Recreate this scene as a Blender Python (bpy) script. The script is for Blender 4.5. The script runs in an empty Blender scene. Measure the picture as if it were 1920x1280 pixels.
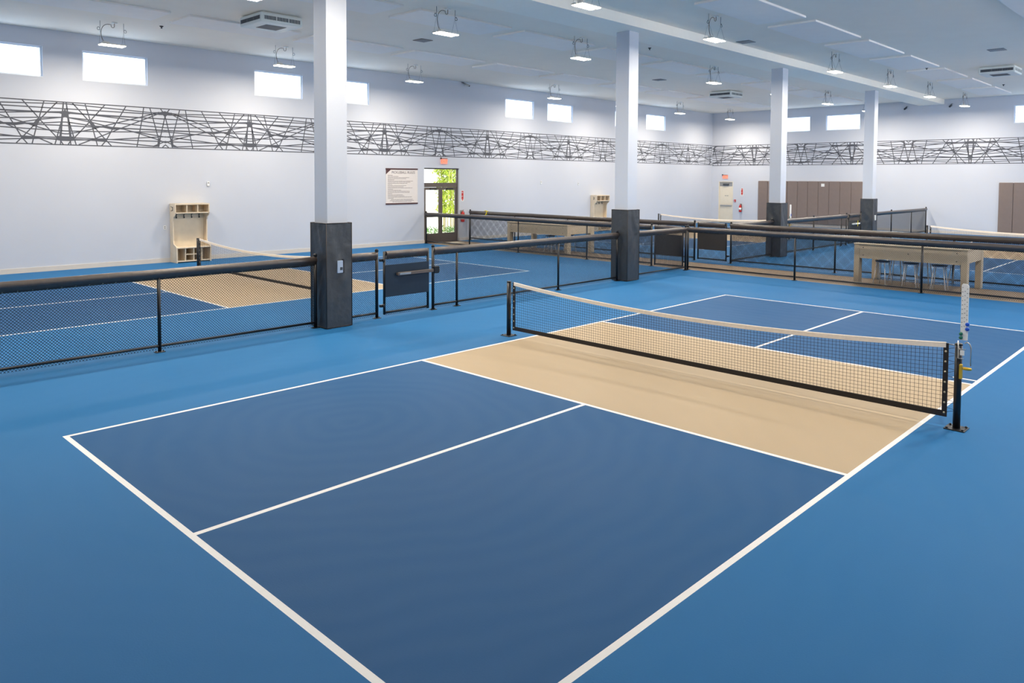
import bpy, math, random
from mathutils import Matrix, Vector
random.seed(7)
PI = math.pi
sc = bpy.context.scene
col = sc.collection

# ------------------------------------------------------------------ camera
CAM = (-2.2381, -2.46882, 2.63297)
ROWS = ((0.6943, -0.7197, 0.0053), (-0.0290, -0.0353, -0.9990), (0.7191, 0.6934, -0.0453))
cd = bpy.data.cameras.new('camera')
cd.sensor_fit = 'HORIZONTAL'; cd.sensor_width = 36.0
cd.lens = 1422.34 * 36.0 / 1920.0
cd.shift_x = (960 - 974.51) / 1920.0
cd.shift_y = (398.15 - 640) / 1920.0
cd.clip_end = 300
cam = bpy.data.objects.new('camera', cd); col.objects.link(cam)
X = Vector(ROWS[0]).normalized(); Zc = -Vector(ROWS[2]).normalized(); Yc = Zc.cross(X).normalized(); X = Yc.cross(Zc)
M = Matrix((( X.x, Yc.x, Zc.x, CAM[0]), (X.y, Yc.y, Zc.y, CAM[1]), (X.z, Yc.z, Zc.z, CAM[2]), (0, 0, 0, 1)))
cam.matrix_world = M
sc.camera = cam

# ------------------------------------------------------------------ world, exposure, light levels
w = bpy.data.worlds.new('World'); sc.world = w; w.use_nodes = True
bg = w.node_tree.nodes['Background']; bg.inputs[0].default_value = (0.93, 0.97, 1.0, 1); bg.inputs[1].default_value = 3.0
sc.view_settings.view_transform = 'Standard'; sc.view_settings.look = 'None'
sc.view_settings.gamma = 1.0; sc.view_settings.use_curve_mapping = False
sc.view_settings.exposure = 0.50
LAMP_W = 122.0          # downlight of each high-bay lamp
LAMP_UP = 8.0          # what its lenses throw sideways
LAMP_COL = (1.0, 0.868, 0.70)
LENS_EMIT = 14.0
sc.cycles.use_denoising = True
try: sc.cycles.denoiser = 'OPENIMAGEDENOISE'
except Exception: pass
sc.cycles.max_bounces = 8; sc.cycles.diffuse_bounces = 5; sc.cycles.glossy_bounces = 3
sc.cycles.transparent_max_bounces = 12; sc.cycles.sample_clamp_indirect = 6.0
sc.cycles.caustics_reflective = False; sc.cycles.caustics_refractive = False

sd = bpy.data.lights.new('sun', 'SUN'); sd.energy = 4.0; sd.angle = 0.02; sd.color = (1, 0.96, 0.88)
so = bpy.data.objects.new('sun', sd); col.objects.link(so); so.rotation_euler = (math.radians(-38), math.radians(25), 0)

# ------------------------------------------------------------------ materials
def s2l(c):
    return tuple((v / 255 / 12.92 if v / 255 <= 0.04045 else ((v / 255 + 0.055) / 1.055) ** 2.4) for v in c)
def mat(name, rgb, rough=0.6, metal=0.0, noise=0.0, nscale=8.0, bump=0.0, bscale=60.0, emit=0.0, spec=0.5, coat=0.0):
    m = bpy.data.materials.new(name); m.use_nodes = True
    nt = m.node_tree; b = nt.nodes['Principled BSDF']
    c = s2l(rgb)
    b.inputs['Base Color'].default_value = (*c, 1); b.inputs['Roughness'].default_value = rough
    b.inputs['Metallic'].default_value = metal; b.inputs['Specular IOR Level'].default_value = spec
    if coat: b.inputs['Coat Weight'].default_value = coat
    if emit:
        b.inputs['Emission Color'].default_value = (*c, 1); b.inputs['Emission Strength'].default_value = emit
    tc = nt.nodes.new('ShaderNodeTexCoord')
    if noise:
        n = nt.nodes.new('ShaderNodeTexNoise'); n.inputs['Scale'].default_value = nscale; n.inputs['Detail'].default_value = 4
        nt.links.new(tc.outputs['Object'], n.inputs['Vector'])
        r = nt.nodes.new('ShaderNodeValToRGB')
        r.color_ramp.elements[0].position = 0.3; r.color_ramp.elements[1].position = 0.7
        r.color_ramp.elements[0].color = (*[v * (1 - noise) for v in c], 1)
        r.color_ramp.elements[1].color = (*[min(1, v * (1 + noise)) for v in c], 1)
        nt.links.new(n.outputs['Fac'], r.inputs['Fac']); nt.links.new(r.outputs['Color'], b.inputs['Base Color'])
    if bump:
        n2 = nt.nodes.new('ShaderNodeTexNoise'); n2.inputs['Scale'].default_value = bscale; n2.inputs['Detail'].default_value = 3
        nt.links.new(tc.outputs['Object'], n2.inputs['Vector'])
        bp = nt.nodes.new('ShaderNodeBump'); bp.inputs['Strength'].default_value = bump; bp.inputs['Distance'].default_value = 0.02
        nt.links.new(n2.outputs['Fac'], bp.inputs['Height']); nt.links.new(bp.outputs['Normal'], b.inputs['Normal'])
    return m

def court_mat(name, rgb, swirl=0.05, rough=0.55, spec=0.12):
    """acrylic court paint: fine grain plus the faint arcs left by the squeegee"""
    m = mat(name, rgb, rough, noise=0.0, spec=spec)
    nt = m.node_tree; b = nt.nodes['Principled BSDF']; c = s2l(rgb)
    tc = nt.nodes.new('ShaderNodeTexCoord')
    mp = nt.nodes.new('ShaderNodeMapping'); mp.inputs['Location'].default_value = (-2.3, -4.4, 0)
    nt.links.new(tc.outputs['Object'], mp.inputs['Vector'])
    wv = nt.nodes.new('ShaderNodeTexWave'); wv.wave_type = 'RINGS'; wv.rings_direction = 'Z'
    wv.inputs['Scale'].default_value = 1.1; wv.inputs['Distortion'].default_value = 9.0
    wv.inputs['Detail'].default_value = 3; wv.inputs['Detail Scale'].default_value = 0.7
    nt.links.new(mp.outputs['Vector'], wv.inputs['Vector'])
    n = nt.nodes.new('ShaderNodeTexNoise'); n.inputs['Scale'].default_value = 0.55; n.inputs['Detail'].default_value = 4
    nt.links.new(tc.outputs['Object'], n.inputs['Vector'])
    g = nt.nodes.new('ShaderNodeTexNoise'); g.inputs['Scale'].default_value = 90; g.inputs['Detail'].default_value = 2
    nt.links.new(tc.outputs['Object'], g.inputs['Vector'])
    def mul(a, bb):
        q = nt.nodes.new('ShaderNodeMath'); q.operation = 'MULTIPLY'
        nt.links.new(a, q.inputs[0])
        if isinstance(bb, float): q.inputs[1].default_value = bb
        else: nt.links.new(bb, q.inputs[1])
        return q.outputs[0]
    a = mul(mul(wv.outputs['Fac'], n.outputs['Fac']), swirl * 2)
    gg = mul(g.outputs['Fac'], 0.018)
    s = nt.nodes.new('ShaderNodeMath'); s.operation = 'ADD'; nt.links.new(a, s.inputs[0]); nt.links.new(gg, s.inputs[1])
    hv = nt.nodes.new('ShaderNodeMixRGB'); hv.blend_type = 'MIX'
    hv.inputs[1].default_value = (*c, 1); hv.inputs[2].default_value = (min(1, c[0] * 2 + .12), min(1, c[1] * 1.5 + .12), min(1, c[2] * 1.2 + .1), 1)
    nt.links.new(s.outputs[0], hv.inputs[0]); nt.links.new(hv.outputs[0], b.inputs['Base Color'])
    rr = nt.nodes.new('ShaderNodeMapRange'); rr.inputs[3].default_value = rough - 0.08; rr.inputs[4].default_value = rough + 0.08
    nt.links.new(n.outputs['Fac'], rr.inputs[0]); nt.links.new(rr.outputs[0], b.inputs['Roughness'])
    bp = nt.nodes.new('ShaderNodeBump'); bp.inputs['Strength'].default_value = 0.08; bp.inputs['Distance'].default_value = 0.01
    nt.links.new(g.outputs['Fac'], bp.inputs['Height']); nt.links.new(bp.outputs['Normal'], b.inputs['Normal'])
    return m

mBlue = court_mat('court surround blue', (38, 106, 160), 0.01, 0.62)
mDark = court_mat('court dark blue', (34, 86, 134), 0.035, 0.62)
mTan = court_mat('kitchen tan', (178, 160, 133), 0.01, 0.5)
mWalk = court_mat('walkway tan', (142, 126, 108), 0.02, 0.6)
mLine = mat('line white', (232, 232, 232), 0.5, noise=0.02, nscale=20)
mWall = mat('wall paint', (201, 206, 216), 0.75, noise=0.012, nscale=0.8, bump=0.03, bscale=200, spec=0.2)
mColumn = mat('column paint', (199, 206, 218), 0.7, noise=0.01, nscale=2, bump=0.05, bscale=120, spec=0.2)
mCeil = mat('ceiling paint', (250, 241, 228), 0.8, noise=0.012, nscale=1.5, bump=0.04, bscale=220, spec=0.1)
mPanel = mat('acoustic panel', (250, 244, 238), 0.85, noise=0.01, nscale=3, bump=0.05, bscale=300, spec=0.1)
mBeam = mat('beam paint', (252, 247, 236), 0.75, noise=0.01, spec=0.15)
mBase = mat('baseboard', (216, 208, 198), 0.6, noise=0.02)
mBlack = mat('black vinyl metal', (22, 23, 27), 0.35, noise=0.1, nscale=30)
mPad = mat('black rail pad', (72, 64, 60), 0.36, bump=0.25, bscale=14, noise=0.08, nscale=10, spec=0.8)
mPadCol = mat('column pad vinyl', (54, 59, 65), 0.36, bump=0.9, bscale=4.0, noise=0.05, nscale=6, spec=0.7)
mPadEdge = mat('pad piping', (30, 24, 26), 0.5, noise=0.05)
mWire = mat('black coated wire', (15, 17, 24), 0.5, noise=0.05)
mSnap = mat('brass snap', (225, 215, 190), 0.3, metal=0.8, noise=0.05)
mScreen = mat('dark gate panel', (14, 34, 52), 0.45, noise=0.12, nscale=6)
mScreen2 = mat('dark windscreen', (44, 42, 42), 0.7, noise=0.15, nscale=40)
mSteel = mat('brushed steel', (190, 190, 188), 0.3, metal=0.9, noise=0.05)
mBrownMetal = mat('bronze frame', (92, 82, 76), 0.5, noise=0.05)
mNetCord = mat('net cord', (18, 20, 28), 0.7, noise=0.05)
mNetBand = mat('net headband', (244, 234, 220), 0.7, noise=0.04, nscale=30, bump=0.1, bscale=30)
mNetTape = mat('net black tape', (28, 24, 24), 0.6, noise=0.1, nscale=20)
mRope = mat('white cord', (220, 220, 220), 0.6, noise=0.05)
mWood = mat('birch ply', (222, 206, 182), 0.55, noise=0.05, nscale=5)
mWoodDark = mat('birch ply back panel', (214, 202, 180), 0.55, noise=0.05, nscale=5)
mTable = mat('tan laminate', (196, 182, 158), 0.6, noise=0.03, nscale=6)
mWhitePl = mat('white plastic', (235, 236, 234), 0.4, noise=0.02)
mGreyPl = mat('grey plastic', (120, 124, 128), 0.5, noise=0.04)
mDarkGrey = mat('dark grille', (62, 68, 76), 0.6, noise=0.1, nscale=40)
mACWhite = mat('unit white', (226, 230, 226), 0.5, noise=0.02)
mLens = mat('lamp lens', (255, 250, 240), 0.4, noise=0.0, emit=LENS_EMIT)
mHousing = mat('lamp housing', (225, 222, 215), 0.5, noise=0.03)
mCord = mat('brown flexible cord', (128, 112, 96), 0.6, noise=0.1, nscale=30)
mRod = mat('dark hook', (60, 58, 58), 0.5, noise=0.05)
mMural = mat('grey vinyl mural', (74, 78, 88), 0.6, noise=0.03)
mBrownPad = mat('brown wall pad', (126, 112, 106), 0.6, noise=0.03, bump=0.15, bscale=5)
mMaroon = mat('maroon bar', (74, 42, 44), 0.5, noise=0.04)
mBanner = mat('banner cloth', (228, 222, 218), 0.7, noise=0.02)
mInk = mat('banner ink', (120, 108, 106), 0.7, noise=0.05)
mInkD = mat('banner title ink', (78, 66, 70), 0.7, noise=0.05)
mRed = mat('red enamel', (190, 28, 24), 0.4, noise=0.05)
mExit = mat('exit lettering', (255, 84, 40), 0.4, emit=1.1)
mExitBody = mat('exit sign face', (255, 150, 130), 0.5, emit=0.35)
mDoorCream = mat('cream steel door', (226, 218, 200), 0.5, noise=0.02)
mGreyFrame = mat('grey door head', (150, 152, 154), 0.5, noise=0.03)
mYellow = mat('yellow strap', (240, 220, 30), 0.5, noise=0.05)
mGold = mat('yellow brass crank', (214, 178, 60), 0.35, metal=0.4, noise=0.1)
mBlueClip = mat('blue clip', (20, 84, 200), 0.4, noise=0.05)
mGreenClip = mat('green clip', (20, 110, 90), 0.4, noise=0.05)
mSeat = mat('blue seat', (58, 104, 150), 0.45, noise=0.05)
mLegW = mat('white tube', (240, 240, 245), 0.3, noise=0.02)
mLegG = mat('chrome tube', (190, 196, 200), 0.2, metal=0.8, noise=0.02)
mConc = mat('outdoor paving', (214, 208, 196), 0.8, noise=0.06, nscale=3)
mLeaf = mat('bamboo leaf', (170, 186, 50), 0.5, noise=0.35, nscale=2)
mLeaf2 = mat('ground plant leaf', (96, 150, 48), 0.5, noise=0.35, nscale=6)
mStalk = mat('bamboo stalk', (190, 176, 96), 0.5, noise=0.2, nscale=4)
mReflectW = mat('pale floor reflection', (196, 188, 172), 0.8, noise=0.08, nscale=20)
mBlueBox = mat('pale blue device', (170, 186, 208), 0.4, noise=0.03)

mGlass = bpy.data.materials.new('clear glass'); mGlass.use_nodes = True
nt = mGlass.node_tree; nt.nodes.clear()
o_ = nt.nodes.new('ShaderNodeOutputMaterial'); t_ = nt.nodes.new('ShaderNodeBsdfTransparent'); g_ = nt.nodes.new('ShaderNodeBsdfGlossy')
g_.inputs['Roughness'].default_value = 0.02; t_.inputs[0].default_value = (0.95, 0.97, 0.95, 1)
f_ = nt.nodes.new('ShaderNodeFresnel'); f_.inputs[0].default_value = 1.3
x_ = nt.nodes.new('ShaderNodeMixShader'); nt.links.new(f_.outputs[0], x_.inputs[0]); nt.links.new(t_.outputs[0], x_.inputs[1]); nt.links.new(g_.outputs[0], x_.inputs[2]); nt.links.new(x_.outputs[0], o_.inputs[0])
mFrost = mat('daylit frosted glass', (205, 228, 255), 0.3, emit=2.4)
mFrostAdded = mat('added side light glass', (236, 243, 255), 0.3, emit=8.5)  # strong glow for the unseen windows added to light the beam side
mFrostDim = mat('window jamb', (232, 238, 246), 0.5, noise=0.01)

# ------------------------------------------------------------------ mesh helpers
class MB:
    def __init__(s): s.v = []; s.f = []; s.m = []; s.sm = []
    def add(s, vs, fs, mi=0, smooth=False):
        k = len(s.v); s.v += [tuple(v) for v in vs]
        for f in fs: s.f.append(tuple(i + k for i in f)); s.m.append(mi); s.sm.append(smooth)
        return s
    def box(s, a, b, mi=0):
        x0, y0, z0 = a; x1, y1, z1 = b
        vs = [(x0, y0, z0), (x1, y0, z0), (x1, y1, z0), (x0, y1, z0), (x0, y0, z1), (x1, y0, z1), (x1, y1, z1), (x0, y1, z1)]
        return s.add(vs, [(3, 2, 1, 0), (4, 5, 6, 7), (0, 1, 5, 4), (1, 2, 6, 5), (2, 3, 7, 6), (3, 0, 4, 7)], mi)
    def bbox(s, a, b, bev=0.01, mi=0):
        """box with chamfered edges"""
        x0, y0, z0 = a; x1, y1, z1 = b; e = min(bev, (x1 - x0) / 3, (y1 - y0) / 3, (z1 - z0) / 3)
        def ring(x0, y0, x1, y1, z, c):
            return [(x0 + c, y0, z), (x1 - c, y0, z), (x1, y0 + c, z), (x1, y1 - c, z), (x1 - c, y1, z), (x0 + c, y1, z), (x0, y1 - c, z), (x0, y0 + c, z)]
        R = [ring(x0 + e, y0 + e, x1 - e, y1 - e, z0, e * .5), ring(x0, y0, x1, y1, z0 + e, e), ring(x0, y0, x1, y1, z1 - e, e), ring(x0 + e, y0 + e, x1 - e, y1 - e, z1, e * .5)]
        vs = sum(R, []); fs = [tuple(reversed(range(8))), tuple(range(24, 32))]
        for r in range(3):
            for i in range(8): j = (i + 1) % 8; fs.append((r * 8 + i, r * 8 + j, r * 8 + 8 + j, r * 8 + 8 + i))
        return s.add(vs, fs, mi)
    def tube(s, pts, r, n=8, mi=0, closed=False, smooth=True, caps=True):
        pts = [Vector(p) for p in pts]; L = len(pts)
        up = None; rings = []
        for i, p in enumerate(pts):
            if closed: t = pts[(i + 1) % L] - pts[i - 1]
            else: t = pts[min(i + 1, L - 1)] - pts[max(i - 1, 0)]
            if t.length < 1e-9: t = Vector((0, 0, 1))
            t.normalize()
            if up is None:
                up = Vector((0, 0, 1)) if abs(t.z) < .9 else Vector((1, 0, 0))
            u = (up - t * up.dot(t))
            if u.length < 1e-5: u = Vector((1, 0, 0)) - t * t.x
            u.normalize(); w_ = t.cross(u); up = u
            rr = r[i] if isinstance(r, (list, tuple)) else r
            rings.append([p + (u * math.cos(2 * PI * k / n) + w_ * math.sin(2 * PI * k / n)) * rr for k in range(n)])
        vs = [v for R in rings for v in R]; fs = []
        seg = L if closed else L - 1
        for i in range(seg):
            a = i * n; b = ((i + 1) % L) * n
            for k in range(n): j = (k + 1) % n; fs.append((a + k, a + j, b + j, b + k))
        if caps and not closed:
            fs.append(tuple(reversed(range(n)))); fs.append(tuple(range((L - 1) * n, L * n)))
        return s.add(vs, fs, mi, smooth)
    def cyl(s, a, b, r, n=12, mi=0): return s.tube([a, b], r, n, mi)
    def prism(s, poly, axis, a, b, mi=0):
        """extrude 2D polygon (list) along axis x/y/z between a and b"""
        def P(u, v, t):
            return {'x': (t, u, v), 'y': (u, t, v), 'z': (u, v, t)}[axis]
        n = len(poly); vs = [P(u, v, a) for u, v in poly] + [P(u, v, b) for u, v in poly]
        fs = [tuple(reversed(range(n))), tuple(range(n, 2 * n))] + [(i, (i + 1) % n, n + (i + 1) % n, n + i) for i in range(n)]
        return s.add(vs, fs, mi)
    def lathe(s, prof, c=(0, 0, 0), n=16, mi=0, axis='z'):
        vs = []; 
        for r, h in prof:
            for k in range(n):
                a = 2 * PI * k / n; p = (r * math.cos(a), r * math.sin(a), h)
                if axis == 'y': p = (p[0], p[2], p[1])
                if axis == 'x': p = (p[2], p[0], p[1])
                vs.append((c[0] + p[0], c[1] + p[1], c[2] + p[2]))
        fs = []
        for i in range(len(prof) - 1):
            for k in range(n): j = (k + 1) % n; fs.append((i * n + k, i * n + j, (i + 1) * n + j, (i + 1) * n + k))
        fs.append(tuple(reversed(range(n)))); fs.append(tuple(range((len(prof) - 1) * n, len(prof) * n)))
        return s.add(vs, fs, mi, True)
    def build(s, name, mats, parent=None, loc=(0, 0, 0), bevel=0):
        me = bpy.data.meshes.new(name); me.from_pydata(s.v, [], s.f); 
        if not isinstance(mats, (list, tuple)): mats = [mats]
        for m in mats: me.materials.append(m)
        me.polygons.foreach_set('material_index', s.m); me.polygons.foreach_set('use_smooth', s.sm)
        me.validate(); me.update()
        o = bpy.data.objects.new(name, me); col.objects.link(o); o.location = loc
        if parent: o.parent = parent
        if bevel:
            b = o.modifiers.new('bevel', 'BEVEL'); b.width = bevel; b.segments = 2; b.limit_method = 'ANGLE'
        return o
def tag(o, label=None, cat=None, group=None, kind=None):
    if label: o['label'] = label
    if cat: o['category'] = cat
    if group: o['group'] = group
    if kind: o['kind'] = kind
    return o
def thing(name, loc, label, cat, group=None, rz=0):
    o = bpy.data.objects.new(name, None); col.objects.link(o); o.location = loc; o.rotation_euler = (0, 0, rz)
    o.empty_display_size = 0.1
    return tag(o, label, cat, group)
def copy_tree(o, parent=None):
    c = o.copy(); col.objects.link(c)
    if parent: c.parent = parent
    for ch in list(kids.get(o.name, [])) or [k for k in o.children]: copy_tree(ch, c)
    return c
kids = {}
ORD = ['first', 'second', 'third', 'fourth', 'fifth', 'sixth', 'seventh', 'eighth', 'ninth', 'tenth', 'eleventh', 'twelfth']

# ------------------------------------------------------------------ room shell
XL, XR, YN, YW, ZC = -8.0, 39.4, -6.0, 21.35, 6.62

# floor: one slab, painted zones as cells of the same mesh
def court(x0, y0):
    """rects (x0,y0,x1,y1,mat index) for a court with its long side on x; later ones win"""
    Lc, Wc, K, l = 13.411, 6.096, 4.572, 0.051
    r = [(x0, y0, x0 + Lc, y0 + Wc, 1), (x0 + K, y0, x0 + Lc - K, y0 + Wc, 2)]
    for a, b, c, d in ((0, 0, Lc, l), (0, Wc - l, Lc, Wc), (0, 0, l, Wc), (Lc - l, 0, Lc, Wc), (K, 0, K + l, Wc), (Lc - K - l, 0, Lc - K, Wc),
                       (0, Wc / 2 - l / 2, K, Wc / 2 + l / 2), (Lc - K, Wc / 2 - l / 2, Lc, Wc / 2 + l / 2)):
        r.append((x0 + a, y0 + b, x0 + c, y0 + d, 3))
    return r
rects = [(16.97, YN, 18.8, YW, 4)] + court(0, 0) + court(0, 12.2) + court(22.8, 0) + court(22.8, 12.2)
rects.append((9.02, 0.05, 9.07, 0.33, 3))
xs = sorted({round(v, 4) for r in rects for v in (r[0], r[2])} | {XL, XR + .2}); ys = sorted({round(v, 4) for r in rects for v in (r[1], r[3])} | {YN, YW + .2})
fb = MB(); idx = {}
for i, x in enumerate(xs):
    for j, y in enumerate(ys): idx[i, j] = len(fb.v); fb.v.append((x, y, 0.0))
for i in range(len(xs) - 1):
    for j in range(len(ys) - 1):
        cx, cy = (xs[i] + xs[i + 1]) / 2, (ys[j] + ys[j + 1]) / 2; mi = 0
        for r in rects:
            if r[0] < cx < r[2] and r[1] < cy < r[3]: mi = r[4]
        fb.f.append((idx[i, j], idx[i + 1, j], idx[i + 1, j + 1], idx[i, j + 1])); fb.m.append(mi); fb.sm.append(False)
fb.box((XL, YN, -0.3), (XR + .2, YW + .2, -0.02), 0)
tag(fb.build('floor', [mBlue, mDark, mTan, mLine, mWalk]), 'blue painted sports floor with dark blue courts, tan kitchens and white lines', 'floor', kind='structure')
tag(MB().box((XL, YN, ZC), (XR + .2, YW + .2, ZC + 0.2)).build('ceiling', mCeil), 'pale grey flat ceiling over the courts', 'ceiling', kind='structure')

def holed_wall(name, axis, pos, thick, a0, a1, z0, z1, holes, label):
    """wall with its room side at pos and its outside at pos+thick; holes (a0,a1,z0,z1)"""
    A = sorted({a0, a1} | {h[0] for h in holes} | {h[1] for h in holes}); Z = sorted({z0, z1} | {h[2] for h in holes} | {h[3] for h in holes})
    b = MB()
    def P(a, z, t): return (a, pos + t, z) if axis == 'y' else (pos + t, a, z)
    for i in range(len(A) - 1):
        for j in range(len(Z) - 1):
            ca, cz = (A[i] + A[i + 1]) / 2, (Z[j] + Z[j + 1]) / 2
            if any(h[0] < ca < h[1] and h[2] < cz < h[3] for h in holes): continue
            for t in (0, thick):
                b.add([P(A[i], Z[j], t), P(A[i + 1], Z[j], t), P(A[i + 1], Z[j + 1], t), P(A[i], Z[j + 1], t)], [(0, 1, 2, 3)])
    for h in holes + [(a0, a1, z0, z1)]:
        for (p, q) in (((h[0], h[2]), (h[1], h[2])), ((h[1], h[2]), (h[1], h[3])), ((h[1], h[3]), (h[0], h[3])), ((h[0], h[3]), (h[0], h[2]))):
            b.add([P(*p, 0), P(*q, 0), P(*q, thick), P(*p, thick)], [(0, 1, 2, 3)])
    return tag(b.build(name, mWall), label, 'wall', kind='structure')
WZ0, WZ1 = 5.31, 6.15
winL = [(1.88, 3.71), (4.69, 6.44), (9.81, 11.58), (12.58, 14.33), (21.53, 23.35), (24.31, 26.13), (29.55, 31.33), (32.34, 34.22)]
winF = [(15.31, 17.1), (12.61, 14.43), (3.82, 5.64)]
DOOR = (16.95, 18.80, 0.0, 3.02)
holed_wall('wall_left', 'y', YW, 0.2, XL, XR, 0, ZC, [(a, b, WZ0, WZ1) for a, b in winL] + [DOOR], 'long pale wall with high windows, mural band and glass door')
FD = (19.92, 20.88, 0.0, 2.50)
holed_wall('wall_far', 'x', XR, 0.2, YN, YW, 0, ZC, [(a, b, WZ0, WZ1) for a, b in winF] + [FD], 'far end wall with brown pads and cream door')
winR = [(9 + 4.2 * k, 12 + 4.2 * k) for k in range(7)]
holed_wall('wall_right', 'y', YN, -0.2, XL, XR, 0, ZC, [(a, b, 5.1, 6.3) for a, b in winR], 'plain wall on the near side of the hall')
holed_wall('wall_near', 'x', XL, -0.2, YN, YW, 0, ZC, [], 'plain end wall beyond the near baseline')

# baseboards (interrupted at the doors)
tag(MB().box((XL, YW - .025, 0), (DOOR[0], YW, .13)).box((DOOR[1], YW - .025, 0), (XR, YW, .13)).build('baseboard_left', mBase), 'cream baseboard along the window wall', 'baseboard', kind='structure')
tag(MB().box((XR - .025, YN, 0), (XR, FD[0], .13)).box((XR - .025, FD[1], 0), (XR, YW - .025, .13)).build('baseboard_far', mBase), 'cream baseboard along the far wall', 'baseboard', kind='structure')

# windows
def window(n, axis, a, b, label, pm=None):
    f = MB(); p = MB(); t0, t1 = 0.10, 0.15
    def B(m, a0, a1, z0, z1, u, v):
        if axis == 'y': m.box((a0, YW + u, z0), (a1, YW + v, z1))
        else: m.box((XR + u, a0, z0), (XR + v, a1, z1))
    root = MB(); e = .001
    B(root, a + e, b - e, WZ0 + e, WZ0 + .02, .0, .19)
    r = tag(root.build('window_%d' % n, mFrostDim), label, 'window', kind='structure')
    for (q0, q1, z0, z1) in ((a + e, b - e, WZ1 - .045, WZ1 - e), (a + e, a + .045, WZ0 + .02, WZ1 - .045), (b - .045, b - e, WZ0 + .02, WZ1 - .045), (a + .045, b - .045, WZ0 + .02, WZ0 + .05)):
        B(f, q0, q1, z0, z1, .06, .14)
    f.build('window_frame', mFrostDim, r)
    B(p, a + .045, b - .045, WZ0 + .05, WZ1 - .045, .095, .105)
    p.build('pane', mFrost, r)
for i, (a, b) in enumerate(winL):
    window(i + 1, 'y', a, b, 'bright high window in the long wall, %s from its left' % ORD[i])
for i, (a, b) in enumerate(winF):
    window(i + 9, 'x', a, b, 'bright high window in the far wall, %s from its left' % ORD[i])

for i, (a, b) in enumerate(winR):      # unseen high windows, added and sized to light beam and panel edges
    r = tag(MB().box((a + .001, YN - .19, 5.101), (b - .001, YN - .01, 5.12)).build('window_%d' % (i + 12), mFrostDim), 'unseen window added to light the beam, opposite the mural wall, %s along it' % ORD[i], 'window', kind='structure')
    MB().box((a + .001, YN - .14, 6.25), (b - .001, YN - .06, 6.299)).build('window_frame', mFrostDim, r)
    MB().box((a + .001, YN - .11, 5.12), (b - .001, YN - .1, 6.25)).build('pane', mFrostAdded, r)
# glass double door in the long wall
d = MB(); x0, x1, _, zt = DOOR; y0, y1 = YW + .08, YW + .15
for q in (((x0, y0, 0), (x0 + .05, y1, zt)), ((x1 - .05, y0, 0), (x1, y1, zt)), ((x0 + .05, y0, zt - .05), (x1 - .05, y1, zt)), ((x0 + .05, y0 - .02, 2.24), (x1 - .05, y1, 2.42))):
    d.box(*q)
dr = tag(d.build('door_1', mBrownMetal), 'bronze framed glass double door with transom, plants outside', 'door', kind='structure')
MB().box((x0 + .05, y0 + .03, 2.42), (x1 - .05, y0 + .036, zt - .05)).build('transom_pane', mGlass, dr)
xm = (x0 + x1) / 2
for s, (a, b) in enumerate(((x0 + .055, xm - .004), (xm + .004, x1 - .055))):
    lf = MB().box((a, y0, .01), (a + .09, y1 - .02, 2.235)).box((b - .09, y0, .01), (b, y1 - .02, 2.235)).box((a + .09, y0, .01), (b - .09, y1 - .02, .36)).box((a + .09, y0, 2.13), (b - .09, y1 - .02, 2.235))
    l = lf.build('door_leaf', mBrownMetal, dr)
    MB().box((a + .09, y0 + .025, .36), (b - .09, y0 + .031, 2.13)).build('pane', mGlass, l)
    MB().box((a + .04, y0 - .055, 1.03), (b - .04, y0 - .02, 1.09)).box((a + .05, y0 - .02, 1.04), (a + .09, y0, 1.08)).box((b - .09, y0 - .02, 1.04), (b - .05, y0, 1.08)).build('push_bar', mBrownMetal, l)
    MB().box((a + .3, y0 - .06, 2.13), (a + .62, y0, 2.2)).build('door_closer', mBlack, l)
# cream door in the far wall
d = MB(); a, b, _, zt = FD
for q in (((XR + .01, a, 0), (XR + .14, a + .05, zt)), ((XR + .01, b - .05, 0), (XR + .14, b, zt)), ((XR + .01, a + .05, zt - .05), (XR + .14, b - .05, zt))): d.box(*q)
d2 = tag(d.build('door_2', mDoorCream), 'cream steel door with push bar in the far wall', 'door', kind='structure')
lf = MB().box((XR + .05, a + .055, .01), (XR + .09, b - .055, 2.2)).build('door_leaf', mDoorCream, d2)
MB().box((XR + .045, a + .055, 2.2), (XR + .1, b - .055, 2.45)).build('transom_panel', mGreyFrame, d2)
MB().box((XR - .03, a + .3, 2.26), (XR + .045, a + .66, 2.36)).build('door_closer', mDarkGrey, d2)
MB().box((XR - .02, a + .1, 1.02), (XR + .02, b - .12, 1.08)).box((XR + .02, a + .12, 1.03), (XR + .05, a + .18, 1.07)).box((XR + .02, b - .2, 1.03), (XR + .05, b - .14, 1.07)).build('push_bar', mSteel, lf)
MB().box((XR + .045, a + .33, 1.62), (XR + .05, a + .43, 1.65)).box((XR + .045, a + .46, 1.62), (XR + .05, a + .56, 1.65)).build('name_plate', mGreyPl, lf)
# the room continues shut behind it
tag(MB().box((XR + .2, a - .1, 0), (XR + .25, b + .1, 2.6)).build('trim_1', mGreyFrame), 'backing behind the cream door', 'trim', kind='structure')

# beam over the columns
tag(MB().box((XL, 8.60, 6.375), (XR, 9.76, ZC)).build('trim_2', mBeam), 'long white ceiling beam above the row of columns', 'ceiling beam', kind='structure')

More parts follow.
